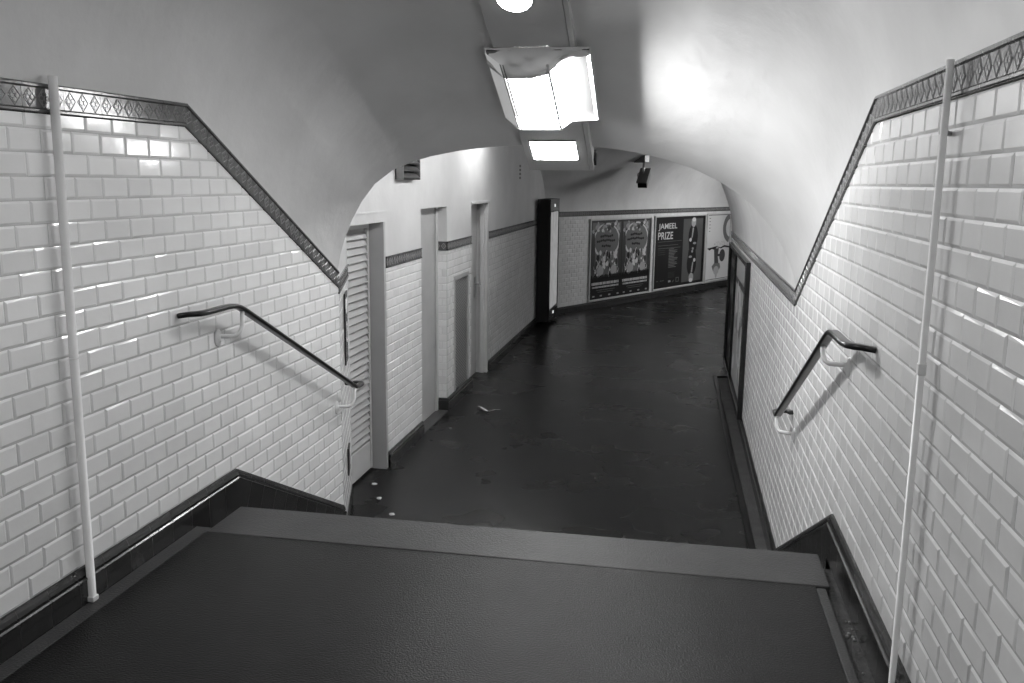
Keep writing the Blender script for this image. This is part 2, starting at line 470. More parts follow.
# the short return wall at the foot of the stairs
RL = (RB-RA).length
bm = tiles([rect(0, -.78, RL, .82)], v0=-.78, u0=.02, tw=.12); to_frame(bm, FRT)
quad(bm, [FRT(u, v, 0) for u, v in rect(0, .9, RL, HC)], 2)
b2 = frieze([(0, .915), (RL, .915)]); to_frame(b2, FRT)
for f in b2.faces: f.material_index = 3
merge(bm, b2)
b2 = skirting([(0, -.78), (RL, -.78)], [.14], th=.012); to_frame(b2, FRT)
for f in b2.faces: f.material_index = 4
merge(bm, b2)
struct('wall_left_return', bm, ['tile', 'grout', 'plaster', 'frieze', 'black_tile'], 'narrow tiled return wall beside the louvred door', 'wall')

# ------------------------------------------------------------------ doors
def door_struct(name, bm, mats, label):
    return struct(name, bm, mats, label, 'door')
XD = XLL - .13
# 1: louvred
bm = bmesh.new(); box(bm, (XD-.05, 6.14, ZL), (XD-.02, 7.04, D1[2]))
d1 = door_struct('door_1', bm, 'door', 'grey louvred door at the foot of the stairs')
bm = bmesh.new()
box(bm, (XD-.02, 6.96, ZL+.02), (XD+.012, 7.0, D1[2]-.01), bev=.003); box(bm, (XD-.02, 6.14, ZL+.02), (XD+.012, 6.44, D1[2]-.01), bev=.003)
box(bm, (XD-.02, 6.44, D1[2]-.05), (XD+.012, 6.96, D1[2]-.01), bev=.003)
link('door_stile', bm, 'door_pale', d1)
bm = bmesh.new()
for i in range(29):
    z = 1.085 - i*.0605
    quad(bm, [V((XD+.010, 6.44, z-.026)), V((XD+.010, 6.96, z-.026)), V((XD-.016, 6.96, z+.026)), V((XD-.016, 6.44, z+.026))])
    quad(bm, [V((XD+.010, 6.44, z-.026)), V((XD+.010, 6.96, z-.026)), V((XD+.006, 6.96, z-.031)), V((XD+.006, 6.44, z-.031))])
    quad(bm, [V((XD+.006, 6.44, z-.031)), V((XD+.006, 6.96, z-.031)), V((XD-.019, 6.96, z+.021)), V((XD-.019, 6.44, z+.021))])
link('louvre_slats', bm, 'door', d1)
bm = bmesh.new(); box(bm, (XD-.02, 6.44, ZL+.02), (XD+.008, 6.96, -.66), bev=.004)
link('kick_panel', bm, 'door_pale', d1)
bm = bmesh.new(); box(bm, (XD-.03, 7.012, ZL), (XLL+.004, 7.055, D1[2]), bev=.003)
link('door_jamb', bm, 'door', d1)
# 2: plain flush
bm = bmesh.new(); box(bm, (XLL-.15, 8.10, ZL+.015), (XLL-.105, 8.955, D2[2]), bev=.003)
d2 = door_struct('door_2', bm, 'door', 'plain grey flush door in the second opening on the left')
bm = bmesh.new(); box(bm, (XLL-.15, 8.975, ZL), (XLL-.09, 9.05, D2[2]), bev=.004); link('door_frame', bm, 'door_pale', d2)
bm = bmesh.new(); box(bm, (XLL-.11, 8.12, ZL), (XLL+.02, 9.05, ZL+.012), bev=.003); link('threshold', bm, 'concrete', d2)
# 3: plain with lever
bm = bmesh.new(); box(bm, (XLL-.16, 10.17, ZL+.015), (XLL-.125, 11.02, D3[2]), bev=.003)
d3 = door_struct('door_3', bm, 'door', 'plain grey door with handle in the third opening on the left')
bm = bmesh.new()
box(bm, (XLL-.16, 11.06, ZL), (XLL+.006, 11.135, D3[2]+.02), bev=.004)
box(bm, (XLL-.09, 11.03, ZL), (XLL-.03, 11.06, D3[2]), bev=.004)
box(bm, (XLL-.02, 10.15, D3[2]-.004), (XLL+.01, 11.15, D3[2]+.03), bev=.004)
link('door_frame', bm, 'door_pale', d3)
bm = bmesh.new()
box(bm, (XLL-.125, 10.86, .08), (XLL-.113, 10.95, .34), bev=.004)
sweep(bm, [(XLL-.113, 10.91, .25), (XLL-.05, 10.91, .25), (XLL-.045, 10.88, .25), (XLL-.045, 10.78, .25)], circ(.011, 8))
link('door_handle', bm, 'steel', d3)

# ------------------------------------------------------------------ far wall and the second corridor
S0, S1 = -.47, 14.0
bm = tiles([rect(S0, -.79, 9.4, .90)], v0=-.79); to_frame(bm, FE)
M['tile_far'] = mat('dull_white_tile', .62, .4, .4, var=.08, vscale=2.5, tone=.06)
struct('wall_end', bm, ['tile_far', 'grout'], 'far oblique corridor wall of white tiles behind the posters', 'wall')
bm = frieze([(S0, .99), (9.4, .99)]); to_frame(bm, FE)
struct('trim_8', bm, ['frieze', 'frieze_hi'], 'dark border above the posters on the far wall', 'border')
bm = skirting([(S0, -.79), (9.4, -.79)], [.13]); to_frame(bm, FE)
M['black_far'] = mat('dull_black_tile', .02, .6, .25, var=.25, vscale=10)
struct('baseboard_end', bm, ['black_far', 'black_grout'], 'black skirting under the posters on the far wall', 'skirting')
bm = bmesh.new(); W2 = 2.2; n = 18
prev = None
for i in range(n+1):
    a = math.pi/2*i/n
    h = W2*(1-math.cos(a)); z = .99 + (HC-.99)*math.sin(a)
    cur = [bm.verts.new(FE(s, z, h)) for s in (-2.6, S1)]
    if prev:
        f = bm.faces.new((prev[0], prev[1], cur[1], cur[0])); f.smooth = True
    prev = cur
# cut by the left corridor wall
bmesh.ops.bisect_plane(bm, geom=bm.verts[:]+bm.edges[:]+bm.faces[:], plane_co=(XLL, 0, 0), plane_no=(-1, 0, 0), clear_outer=True)
struct('ceiling_end', bm, 'plaster', 'curved plaster rising above the posters on the far wall', 'ceiling')
# flat crown of the hall and the curved right haunch
bm = bmesh.new()
quad(bm, [V((XLL-.02, 5.2, HC)), V((10, 5.2, HC)), V((10, 30, HC)), V((XLL-.02, 30, HC))])
struct('ceiling_hall', bm, 'plaster', 'plaster ceiling of the lower hall', 'ceiling')
bm = bmesh.new(); prev = None
HP = [(0, 0), (.012, .12), (.035, .25), (.075, .38), (.13, .52), (.19, .66), (.27, .80), (.38, .96), (.52, 1.12), (.72, 1.27), (1.0, 1.40), (1.3, 1.452)]
for q, z in HP:
    yy = [5.23 + .1115*(XR - q + 2.075) + .004, 8, 10, 12.0, 12.4, 12.5]
    cur = [bm.verts.new((XR - q + (.02 if j == 5 else 0), y, .898 + z)) for j, y in enumerate(yy)]
    if prev:
        for j in range(len(yy)-1):
            f = bm.faces.new((prev[j], prev[j+1], cur[j+1], cur[j])); f.smooth = True
    prev = cur
struct('ceiling_haunch', bm, 'plaster', 'curved plaster above the lower right corridor wall', 'ceiling')
# wall that turns off to the right past the corner
bm = bmesh.new()
c0 = V((XR, 12.5, 0)); c1 = c0 + EU*9
quad(bm, [V((c0.x, c0.y, ZL)), V((c1.x, c1.y, ZL)), V((c1.x, c1.y, HC)), V((c0.x, c0.y, HC))])
e0, e1 = FE(9.4, 0, 0), FE(9.4, 0, 6.5)
quad(bm, [V((e0.x, e0.y, ZL)), V((e1.x, e1.y, ZL)), V((e1.x, e1.y, HC)), V((e0.x, e0.y, HC))])
struct('wall_turn', bm, 'plaster', 'plain wall turning right beyond the corridor corner', 'wall')
bm = bmesh.new(); box(bm, (XR-.012, 12.46, ZL), (XR+.02, 12.53, .9), bev=.006)
struct('trim_9', bm, 'door_pale', 'pale corner strip at the end of the right wall', 'corner strip')

# ------------------------------------------------------------------ handrails
def handrail(side, label):
    s = 1 if side == 'L' else -1
    xw = XL if side == 'L' else XR
    X = lambda o: xw + s*o
    W = lambda q: V((X(q[0]), q[1], q[2]))
    if side == 'L':
        top = [(.006, 3.415, .945), (.05, 3.42, .952)] + [tuple(q) for q in bez((.075, 3.43, .953), (.10, 3.44, .954), (.10, 3.52, .955), 4)] + [(.10, 3.64, .955)]
        knee = (.10, 3.735, .953); end = (.10, 5.245, .225)
    else:
        top = [(.006, 3.27, .952), (.05, 3.275, .958)] + [tuple(q) for q in bez((.075, 3.285, .959), (.10, 3.295, .960), (.10, 3.38, .961), 4)] + [(.10, 3.52, .961)]
        knee = (.10, 3.62, .960); end = (.10, 5.19, .210)
    root = empty('handrail', (X(0), 3.73, .8), label, 'handrail', 'handrails on the stair walls')
    bm = bmesh.new()
    K = V(knee); E_ = V(end); d = (E_-K).normalized()
    p = [V(q) for q in top] + bez(K - V((0, .06, 0)), K, K + d*.07, 6) + [E_ - d*.05]
    p += bez(E_ - d*.03, E_, E_ + V((0, .03, 0)), 4) + [E_ + V((0, .075, .0))]
    p += bez(E_ + V((0, .085, 0)), E_ + V((0, .125, 0)), E_ + V((-.04, .125, 0)), 5)
    p += bez(E_ + V((-.05, .125, 0)), E_ + V((-.085, .12, 0)), E_ + V((-.088, .08, 0)), 4)
    sweep(bm, [W(q) for q in p], rrect(.042, .022, .009))
    link('rail', bm, 'rail', root)
    for by, bz in ((3.73, .803), (5.155, .115)):
        br = bmesh.new()
        yt = by + .06
        rz = K.z + (E_.z-K.z)*(yt-K.y)/(E_.y-K.y) - .008
        path = [V((X(.006), by, bz)), V((X(.05), by+.01, bz+.001))] + bez((X(.075), by+.015, bz+.002), (X(.10), by+.03, bz+.004), (X(.102), by+.05, bz+.045), 5) + [V((X(.10), yt, rz))]
        sweep(br, path, circ(.0105, 10))
        bo = link('bracket', br, 'white_paint', root)
        pl = bmesh.new()
        prof2 = [(0, .0), (.034, .0), (.034, .006), (.028, .011), (.018, .014), (.012, .022), (0, .024)]
        nseg = 16; rings = []
        for i in range(nseg):
            an = 2*math.pi*i/nseg
            rings.append([pl.verts.new((X(h), by + r*math.cos(an), bz - .008 + r*1.25*math.sin(an))) for r, h in prof2[1:-1]])
        for i in range(nseg):
            A, B = rings[i], rings[(i+1) % nseg]
            for j in range(len(A)-1): pl.faces.new((A[j], A[j+1], B[j+1], B[j])).smooth = True
        pl.faces.new([r[-1] for r in rings])
        bmesh.ops.recalc_face_normals(pl, faces=pl.faces)
        link('wall_plate', pl, 'white_paint', bo)
    return root
handrail('L', 'black handrail with white brackets on the left tiled wall')
handrail('R', 'black handrail with white brackets on the right tiled wall')

# ------------------------------------------------------------------ white conduits
def conduit(side, y, ztop, zbot, label, brk):
    s = 1 if side == 'L' else -1; xw = XL if side == 'L' else XR
    root = empty('cable_conduit', (xw, y, zbot), label, 'conduit', 'white cable covers on the stair walls')
    prof = rrect(.029, .024, .010) if side == 'L' else rrect(.017, .018, .004)
    xs = xw + s*(.031 if side == 'L' else .034)
    segs = [(zbot, brk-.003), (brk+.003, ztop)]
    for a, b in segs:
        bm = bmesh.new(); sweep(bm, [(xs, y, a), (xs, y, b)], prof, up=V((0, 1, 0)))
        link('cover_strip', bm, 'white_paint', root)
    bm = bmesh.new()
    box(bm, (xs-.011, y-.011, brk-.02), (xs+.011, y+.011, brk+.012), bev=.002) if side == 'R' else box(bm, (xs-.0155, y-.017, zbot), (xs+.0155, y+.017, zbot+.02), bev=.003)
    link('joint_sleeve' if side == 'R' else 'foot_sleeve', bm, 'white_paint', root)
    if side == 'R':
        bm = bmesh.new(); sweep(bm, [(xs, y+.008, 1.665), (xs, y+.03, 1.665), (xw-.004, y+.045, 1.66)], circ(.007, 8)); link('clip', bm, 'steel', root)
conduit('L', 2.70, 1.845, 0.0, 'thin white pipe cover running down the left tiled wall', .9)
conduit('R', 2.565, 1.845, -.03, 'thin white cable cover running down the right tiled wall', 1.03)

# ------------------------------------------------------------------ light trunking along the crown
SN = V((0, -.5, -1)).normalized(); SD = V((0, 1, -.5)).normalized(); SO = V((0, 5.5, 1.63))
def T(a, x, c):   # a: along y on the slope plane, c: below it
    return V((x, a, 1.63 - .5*(a-5.5))) + SN*c
YK = 3.62         # where the slope starts
ZK = 1.63 - .5*(YK-5.5)
trunk = empty('ceiling_trunking', (-.74, 4.6, 2.0), 'long grey light trunking hung along the crown of the vault', 'trunking')
bm = bmesh.new()
sec = [(-.93, -.10), (-.93, 0), (-.556, 0), (-.556, -.10)]
def tsec(y, x, c):
    if y <= YK: return V((x, y, ZK - c))
    return T(y, x, c)
ys = [-2.4, YK, 5.57]
rings = [[bm.verts.new(tsec(y, x, c)) for x, c in sec] for y in ys]
for a, b in zip(rings, rings[1:]):
    for i in range(4): bm.faces.new((a[i], a[(i+1) % 4], b[(i+1) % 4], b[i]))
for r in (rings[0], rings[-1]): bm.faces.new(r)
link('trunking_body', bm, 'tray', trunk, recalc=True)
bm = bmesh.new()
sec = [(-.553, -.09), (-.553, .002), (-.530, .002), (-.530, -.09)]
rings = [[bm.verts.new(tsec(y, x, c)) for x, c in sec] for y in ys]
for a, b in zip(rings, rings[1:]):
    for i in range(4): bm.faces.new((a[i], a[(i+1) % 4], b[(i+1) % 4], b[i]))
for r in (rings[0], rings[-1]): bm.faces.new(r)
link('side_channel', bm, 'tray', trunk, recalc=True)

def pill(cy, cx, ly, w, c0, c1, fy, n=10, rnd=True):
    """rounded-end slab under the trunking: returns bmesh; fy(y, x, c)"""
    b = bmesh.new(); pts = []
    r = w/2 if rnd else .012
    if rnd:
        for i in range(n+1): a = math.pi*i/n; pts.append((cx + r*math.cos(a), cy + ly/2 - r + r*math.sin(a)))
        for i in range(n+1): a = math.pi + math.pi*i/n; pts.append((cx + r*math.cos(a), cy - ly/2 + r + r*math.sin(a)))
    else: pts = [(cx-w/2, cy-ly/2), (cx+w/2, cy-ly/2), (cx+w/2, cy+ly/2), (cx-w/2, cy+ly/2)]
    k = .88
    lo = [b.verts.new(fy(y, x, c0)) for x, y in pts]
    hi = [b.verts.new(fy(cy+(y-cy)*(k+.08), cx+(x-cx)*k, c1)) for x, y in pts]
    m = len(pts)
    for i in range(m): b.faces.new((lo[i], lo[(i+1) % m], hi[(i+1) % m], hi[i]))
    b.faces.new(hi)
    bmesh.ops.recalc_face_normals(b, faces=b.faces)
    return b
def lamp(cy, cx, ly, w, label, rnd, m, depth=.03, loc=None):
    root = empty('ceiling_lamp', tsec(cy, cx, 0), label, 'lamp', None)
    b = pill(cy, cx, ly+.024, w+.024, -.002, .004, tsec, rnd=rnd); link('lamp_rim', b, 'edge' if not rnd else 'tray', root)
    b = pill(cy, cx, ly, w, .003, .0075, tsec, rnd=rnd); link('diffuser', b, m, root)
    return root
lamp(3.99, -.768, .40, .165, 'lit rounded lamp at the very top edge of the picture', True, 'lamp_small')
lamp(5.345, -.748, .19, .268, 'small lit rectangular lamp at the lower end of the trunking', False, 'lamp_small', .02)
lamp(1.5, -.768, .46, .18, 'unseen added lamp on the trunking over the landing', True, 'lamp_landing_fill')  # out of view, added to light the landing and the near walls

# plastic wrapped luminaire
lum = empty('wrapped_luminaire', T(4.65, -.72, 0), 'large bright luminaire in the middle of the trunking, wrapped in plastic film', 'luminaire')
Y0, Y1 = 4.44, 4.985
def strip(bm, p, q, mi=0, y0=Y0, y1=Y1, ny=1):
    for i in range(ny):
        a = y0 + (y1-y0)*i/ny; b = y0 + (y1-y0)*(i+1)/ny
        quad(bm, (T(a, *p), T(b, *p), T(b, *q), T(a, *q)), mi)
CS = [(-.972, .02), (-.955, .035), (-.893, .085), (-.875, .09), (-.66, .09), (-.60, .034), (-.462, .030), (-.458, .022)]
bm = bmesh.new()
box(bm, (Y0, -.968, .002), (Y1, -.462, .012), F=lambda a, x, c: T(a, x, c))
link('back_plate', bm, 'flange_film', lum)
bm = bmesh.new()
strip(bm, (-.972, .004), CS[0]); strip(bm, CS[0], CS[1]); strip(bm, CS[1], CS[2])
link('side_shield', bm, 'shield', lum)
bm = bmesh.new()
strip(bm, (-.893, .087), (-.886, .091)); strip(bm, (-.878, .092), (-.873, .092))
link('shield_edge', bm, 'edge', lum)
bm = bmesh.new(); strip(bm, (-.870, .088), (-.66, .088), y0=Y0+.10)
link('diffuser', bm, 'lamp', lum)
bm = bmesh.new(); strip(bm, (-.652, .076), (-.645, .030), y0=Y0+.04, y1=Y1-.03)
link('side_window', bm, 'lamp_side', lum)
bm = bmesh.new(); strip(bm, (-.475, .020), (-.458, .031)); strip(bm, (-.458, .031), (-.458, .002)); strip(bm, (-.664, .0895), (-.652, .0885))
link('side_rail', bm, 'film', lum)
# creased film gathered round the upper end, and the rim at the lower end
bm = bmesh.new()
nx, ny = 30, 8
grid = []
rnd = random.Random(11)
def sect(x):
    for (a, b), (c, d) in zip(CS, CS[1:]):
        if a <= x <= c: return b + (d-b)*(x-a)/(c-a)
    return .02
for j in range(ny+1):
    row = []
    for i in range(nx+1):
        x = -.974 + .518*i/nx
        wlen = .115*(1 if x < -.75 else max(.3, 1-(x+.75)*3.4))
        y = Y0 - .01 + wlen*j/ny
        t = j/ny
        c = (.004 + (sect(x)+.003-.004)*min(1, t*1.25))
        fold = .010*math.sin(24*x + 9*t)*math.sin(math.pi*t) + .006*math.sin(60*x - 14*t)*math.sin(math.pi*t)
        row.append(bm.verts.new(T(y, x, c + fold)))
    grid.append(row)
for a, b in zip(grid, grid[1:]):
    for i in range(nx): bm.faces.new((a[i], a[i+1], b[i+1], b[i])).smooth = True
link('gathered_film', bm, 'film', lum)
bm = bmesh.new()
pts = [T(Y1+.004, x, c) for x, c in CS]
sweep(bm, pts, [(-.006, -.004), (.008, -.004), (.008, .005), (-.006, .005)], up=SN)
for (x0, c0), (x1, c1) in zip(CS, CS[1:]):
    quad(bm, (T(Y1, x0, c0), T(Y1, x1, c1), T(Y1, x1, .003), T(Y1, x0, .003)))
link('end_rim', bm, 'film', lum)
# black block standing in for the shaded gap beside the trunking end
bm = bmesh.new(); box(bm, (5.50, -.55, -.10), (5.56, -.516, -.03), F=lambda a, x, c: T(a, x, c))
link('end_gap_dark', bm, 'black', trunk)

# ------------------------------------------------------------------ hall lamps (hidden by the arch)
def hall_lamp(x, y, ly, label, power_mat, z=HC):
    root = empty('batten_lamp', (x, y, z), label, 'lamp')
    bm = bmesh.new(); box(bm, (x-.035, y-ly/2-.04, z-.045), (x+.035, y+ly/2+.04, z), bev=.006); link('lamp_housing', bm, 'tray', root)
    bm = bmesh.new(); sweep(bm, [(x, y-ly/2, z-.085), (x, y+ly/2, z-.085)], circ(.024, 12)); link('tube', bm, power_mat, root)
    for q in (-1, 1):
        bm = bmesh.new(); box(bm, (x-.02, y+q*ly/2-.012+q*.014, z-.11), (x+.02, y+q*ly/2+.012+q*.014, z-.044), bev=.003); link('end_cap', bm, 'tray', root)
    if z < HC:
        for q in (-.3, .3):
            bm = bmesh.new(); sweep(bm, [(x, y+q, z-.005), (x, y+q, HC)], circ(.008, 8)); link('hanging_rod', bm, 'steel', root)
M['lamp_jamb_fill'] = mat('lit_jamb_fill', .8, .3, .3, emit=125)
M['lamp_jamb_fill3'] = mat('lit_wall_lamp_diffuser', .8, .3, .3, emit=85)
M['lamp_mid'] = mat('lit_mid_tube', .8, .3, .3, emit=125)
M['lamp_jamb_fill2'] = mat('lit_far_diffuser', .8, .3, .3, emit=360)
hall_lamp(-.9, 6.3, 1.0, 'unseen added tube lamp just beyond the arch at the foot of the stairs', 'lamp_jamb_fill')  # extra lamp out of sight, added to brighten the door jamb and louvres
hall_lamp(-.95, 8.25, 1.2, 'lit tube lamp in the middle of the hall ceiling', 'lamp_mid')
hall_lamp(-1.9, 10.25, 1.0, 'lit tube lamp close to the left wall of the hall above the doors', 'lamp_jamb_fill3')
hall_lamp(2.90, 19.36, 1.2, 'lit tube lamp in the far corridor round the corner', 'lamp_jamb_fill2', z=1.95)

# ------------------------------------------------------------------ things on the lower left wall
g = empty('vent_grille', FLL(9.68, -.1, 0), 'tall grey mesh grille set in the tiles between the second and third doors', 'grille')
bm = bmesh.new()
for a in ((GR[0], GR[2], GR[0]+.07, GR[3]), (GR[1]-.035, GR[2], GR[1], GR[3]), (GR[0]+.07, GR[3]-.05, GR[1]-.035, GR[3])):
    box(bm, (a[0], a[1], -.012), (a[2], a[3], .010), F=FLL, bev=.002)
link('grille_frame', bm, 'door', g)
bm = bmesh.new(); quad(bm, [FLL(u, v, -.012) for u, v in rect(GR[0], GR[2], GR[1], GR[3])]); link('grille_back', bm, 'print_panel', g)
bm = bmesh.new()
u0, u1, v0, v1 = GR[0]+.07, GR[1]-.035, GR[2], GR[3]-.05
def meshbar(p, q):
    d = V((q[0]-p[0], q[1]-p[1])).normalized(); n = V((-d.y, d.x))*.006
    quad(bm, [V((p[0]+n.x, p[1]+n.y, -.004)), V((q[0]+n.x, q[1]+n.y, -.004)), V((q[0]-n.x, q[1]-n.y, -.004)), V((p[0]-n.x, p[1]-n.y, -.004))])
w = u1-u0
k = v0-w*.5
while k < v1:
    meshbar((u0, k), (u1, k+w*.5)); meshbar((u0, k+w*.5), (u1, k))
    k += .034
clip(bm, rect(u0, v0, u1, v1)); to_frame(bm, FLL)
link('wire_mesh', bm, 'mesh_grey', g)

g = empty('air_vent', FLL(7.66, 1.6, 0), 'dark slatted air vent high on the left plaster beside the arch', 'vent')
bm = bmesh.new(); box(bm, (7.34, 1.53, 0), (7.85, 1.86, .02), F=FLL, bev=.004); link('vent_back', bm, 'black', g)
bm = bmesh.new()
for i in range(5):
    z = 1.55 + i*.062
    quad(bm, [FLL(7.34, z, .075), FLL(7.84, z, .075), FLL(7.84, z+.045, .02), FLL(7.34, z+.045, .02)])
    quad(bm, [FLL(7.34, z, .075), FLL(7.84, z, .075), FLL(7.84, z-.012, .07), FLL(7.34, z-.012, .07)])
link('vent_slats', bm, 'print_panel', g)
for u in (7.33, 7.83):
    bm = bmesh.new(); box(bm, (u, 1.53, .015), (u+.015, 1.86, .075), F=FLL); link('vent_cheek', bm, 'cctv', g)

bm = bmesh.new()
for i in range(4): box(bm, (13.31, 1.565+i*.058, -.001), (13.41, 1.60+i*.058, .006), F=FLL)
tag(link('vent_slots', bm, 'edge'), 'small column of four dark vent slots high on the far left plaster', 'vent')

# narrow plates on the return wall
g = empty('sign_plate', FRT(.5, .5, .0), 'narrow black sign plate with white marks on the return wall by the louvred door', 'sign')
bm = bmesh.new(); box(bm, (.42, .275, .007), (.66, .765, .016), F=FRT, bev=.002); link('plate', bm, 'black_gloss', g)
bm = bmesh.new()
box(bm, (.46, .66, .016), (.62, .72, .018), F=FRT); box(bm, (.50, .62, .016), (.58, .66, .018), F=FRT)
link('white_mark', bm, 'white_paint', g)
bm = bmesh.new()
for i in range(10):
    a0, a1 = math.pi*2*i/10, math.pi*2*(i+1)/10
    def rp(r, a): return FRT(.54 + r*math.cos(a), .49 + r*.9*math.sin(a), .0175)
    quad(bm, (rp(.055, a0), rp(.055, a1), rp(.085, a1), rp(.085, a0)))
link('white_ring', bm, 'white_paint', g)
bm = bmesh.new(); box(bm, (.50, -.535, .007), (.66, -.34, .014), F=FRT, bev=.002)
tag(link('cover_plate', bm, 'p_dark'), 'small dark plate low on the return wall by the louvred door', 'plate')

# ------------------------------------------------------------------ lit display case in the far corner
g = empty('display_case', (-2.29, 15.6, -.845), 'tall black display case with a lit sheet on the wall in the far left corner', 'display case')
x0, x1, ya, yb, za, zb = XLL+.0135, -2.135, 15.0, 16.22, -.845, 1.24
bm = bmesh.new()
box(bm, (x0, ya, za), (x1-.03, yb-.12, zb), bev=.004)
link('case_body', bm, 'black', g)
bm = bmesh.new()
for lo, hi in (((x1-.03, ya, za), (x1, ya+.05, zb)), ((x1-.03, yb-.17, za), (x1, yb-.12, zb)), ((x1-.03, ya+.05, zb-.22), (x1, yb-.17, zb)), ((x1-.03, ya+.05, za), (x1, yb-.17, za+.20))):
    box(bm, lo, hi, bev=.003)
link('case_frame', bm, 'black_gloss', g)
bm = bmesh.new(); box(bm, (x1-.03, ya+.05, za+.2), (x1-.012, yb-.17, zb-.22)); link('lit_sheet', bm, 'display', g)
for z in (zb-.11, za+.11):
    bm = bmesh.new(); box(bm, (x1, 15.45, z-.025), (x1+.006, 15.53, z+.025), bev=.002); link('lock_plate', bm, 'lock_glow', g)

# ------------------------------------------------------------------ posters on the far wall
def P2(bm, pts, h, mi, F=FE): quad(bm, [F(u, v, h) for u, v in pts], mi)
def poly(bm, pts, h, mi, F=FE):
    f = bm.faces.new([bm.verts.new(F(u, v, h)) for u, v in pts]); f.material_index = mi
def ell(cx, cy, rx, ry, n=18, a0=0, a1=2*math.pi): return [(cx+rx*math.cos(a0+(a1-a0)*i/n), cy+ry*math.sin(a0+(a1-a0)*i/n)) for i in range(n)]
PM = ['p_black', 'p_dark', 'p_mid', 'p_light', 'p_white', 'print_panel']
def frame(name, s0, s1, z0, z1, label, F=FE, m='door_pale', b=.032, inner='black'):
    root = empty(name, F((s0+s1)/2, z0, 0), label, 'billboard')
    bm = bmesh.new()
    for a in ((s0-b, z0-b, s0, z1+b), (s1, z0-b, s1+b, z1+b), (s0, z0-b, s1, z0), (s0, z1, s1, z1+b)):
        box(bm, (a[0], a[1], .0), (a[2], a[3], .035), F=F, bev=.004)
    link('frame_moulding', bm, m, root)
    bm = bmesh.new(); box(bm, (s0, z0, .008), (s1, z1, .014), F=F); link('backing_board', bm, inner, root)
    return root
h0 = .016
frame('billboard', .965, 3.185, -.745, .80, 'pale frame holding two identical illustrated posters on the far wall')
frame('billboard', 3.375, 5.62, -.735, .81, 'pale frame round the black exhibition poster on the far wall')
frame('billboard', 5.735, 6.915, -.725, .815, 'pale frame round the white poster at the right end of the far wall')
def crowd_poster(s0, label):
    w, H_, z0 = 1.085, 1.52, -.733
    bm = bmesh.new(); rnd = random.Random(21)
    q = lambda u, v: (s0 + u*w, z0 + v*H_)
    box(bm, (s0, z0, .0145), (s0+w, z0+H_, h0), 1, F=FE)
    P2(bm, [q(0, 0), q(1, 0), q(1, .27), q(0, .27)], h0+.001, 0)
    P2(bm, [q(.04, .27), q(.96, .27), q(.96, .98), q(.04, .98)], h0+.001, 2)
    for (cu, cv, ru, rv, mi) in ((.5, .74, .44, .235, 4), (.5, .745, .395, .21, 2), (.08, .58, .05, .3, 1), (.94, .55, .05, .3, 1)):
        poly(bm, [q(u, v) for u, v in ell(cu, cv, ru, rv)], h0+.002 + (.0015 if mi != 4 else 0), mi)
    for i in range(26):   # confetti along the top
        u, v = rnd.uniform(.06, .94), rnd.uniform(.86, .985); r = rnd.uniform(.02, .06)
        poly(bm, [q(a, b) for a, b in ell(u, v, r, r*.6, 8)], h0+.005, rnd.choice((1, 3, 4, 3)))
    for row, (uu, vv) in enumerate(((.28, .805), (.17, .745), (.33, .675))):   # loose script strokes
        for i in range(int((1-2*uu)/.06)):
            u = uu + i*.06
            poly(bm, [q(a, b) for a, b in ell(u+.03, vv+rnd.uniform(-.008, .008), .032, .017, 8)], h0+.006, 0)
    for i in range(95):   # the crowd
        u, v = rnd.uniform(.12, .88), rnd.uniform(.30, .60); r = rnd.uniform(.02, .05)
        poly(bm, [q(a, b) for a, b in ell(u, v, r, r*.95, 8)], h0+.007 + i*.00002, rnd.choice((0, 1, 3, 2, 4, 4)))
    for u in (.3, .74): poly(bm, [q(a, b) for a, b in ell(u, .355, .11, .065)], h0+.010, 3)
    for i in range(22):   # heads along the bottom edge
        u = .03 + i*.0445; poly(bm, [q(a, b) for a, b in ell(u, .27+rnd.uniform(0, .015), .02, .03, 8)], h0+.011, 0)
    for vv, hh, a, b, st in ((.175, .034, .05, .95, .045), (.135, .022, .07, .93, .032), (.10, .010, .2, .8, .028), (.075, .010, .25, .75, .028)):
        u = a
        while u < b:
            ww = st*rnd.uniform(.55, .95); P2(bm, [q(u, vv), q(u+ww, vv), q(u+ww, vv+hh), q(u, vv+hh)], h0+.002, 4 if hh > .012 else 2); u += st
    for u in (.08, .32, .6, .88): P2(bm, [q(u, .02), q(u+.07, .02), q(u+.07, .04), q(u, .04)], h0+.002, 3)
    tag(link('poster', bm, PM), label, 'poster')
crowd_poster(.985, 'left one of the two identical crowd illustration posters on the far wall')
crowd_poster(2.085, 'right one of the two identical crowd illustration posters, next to the black poster')

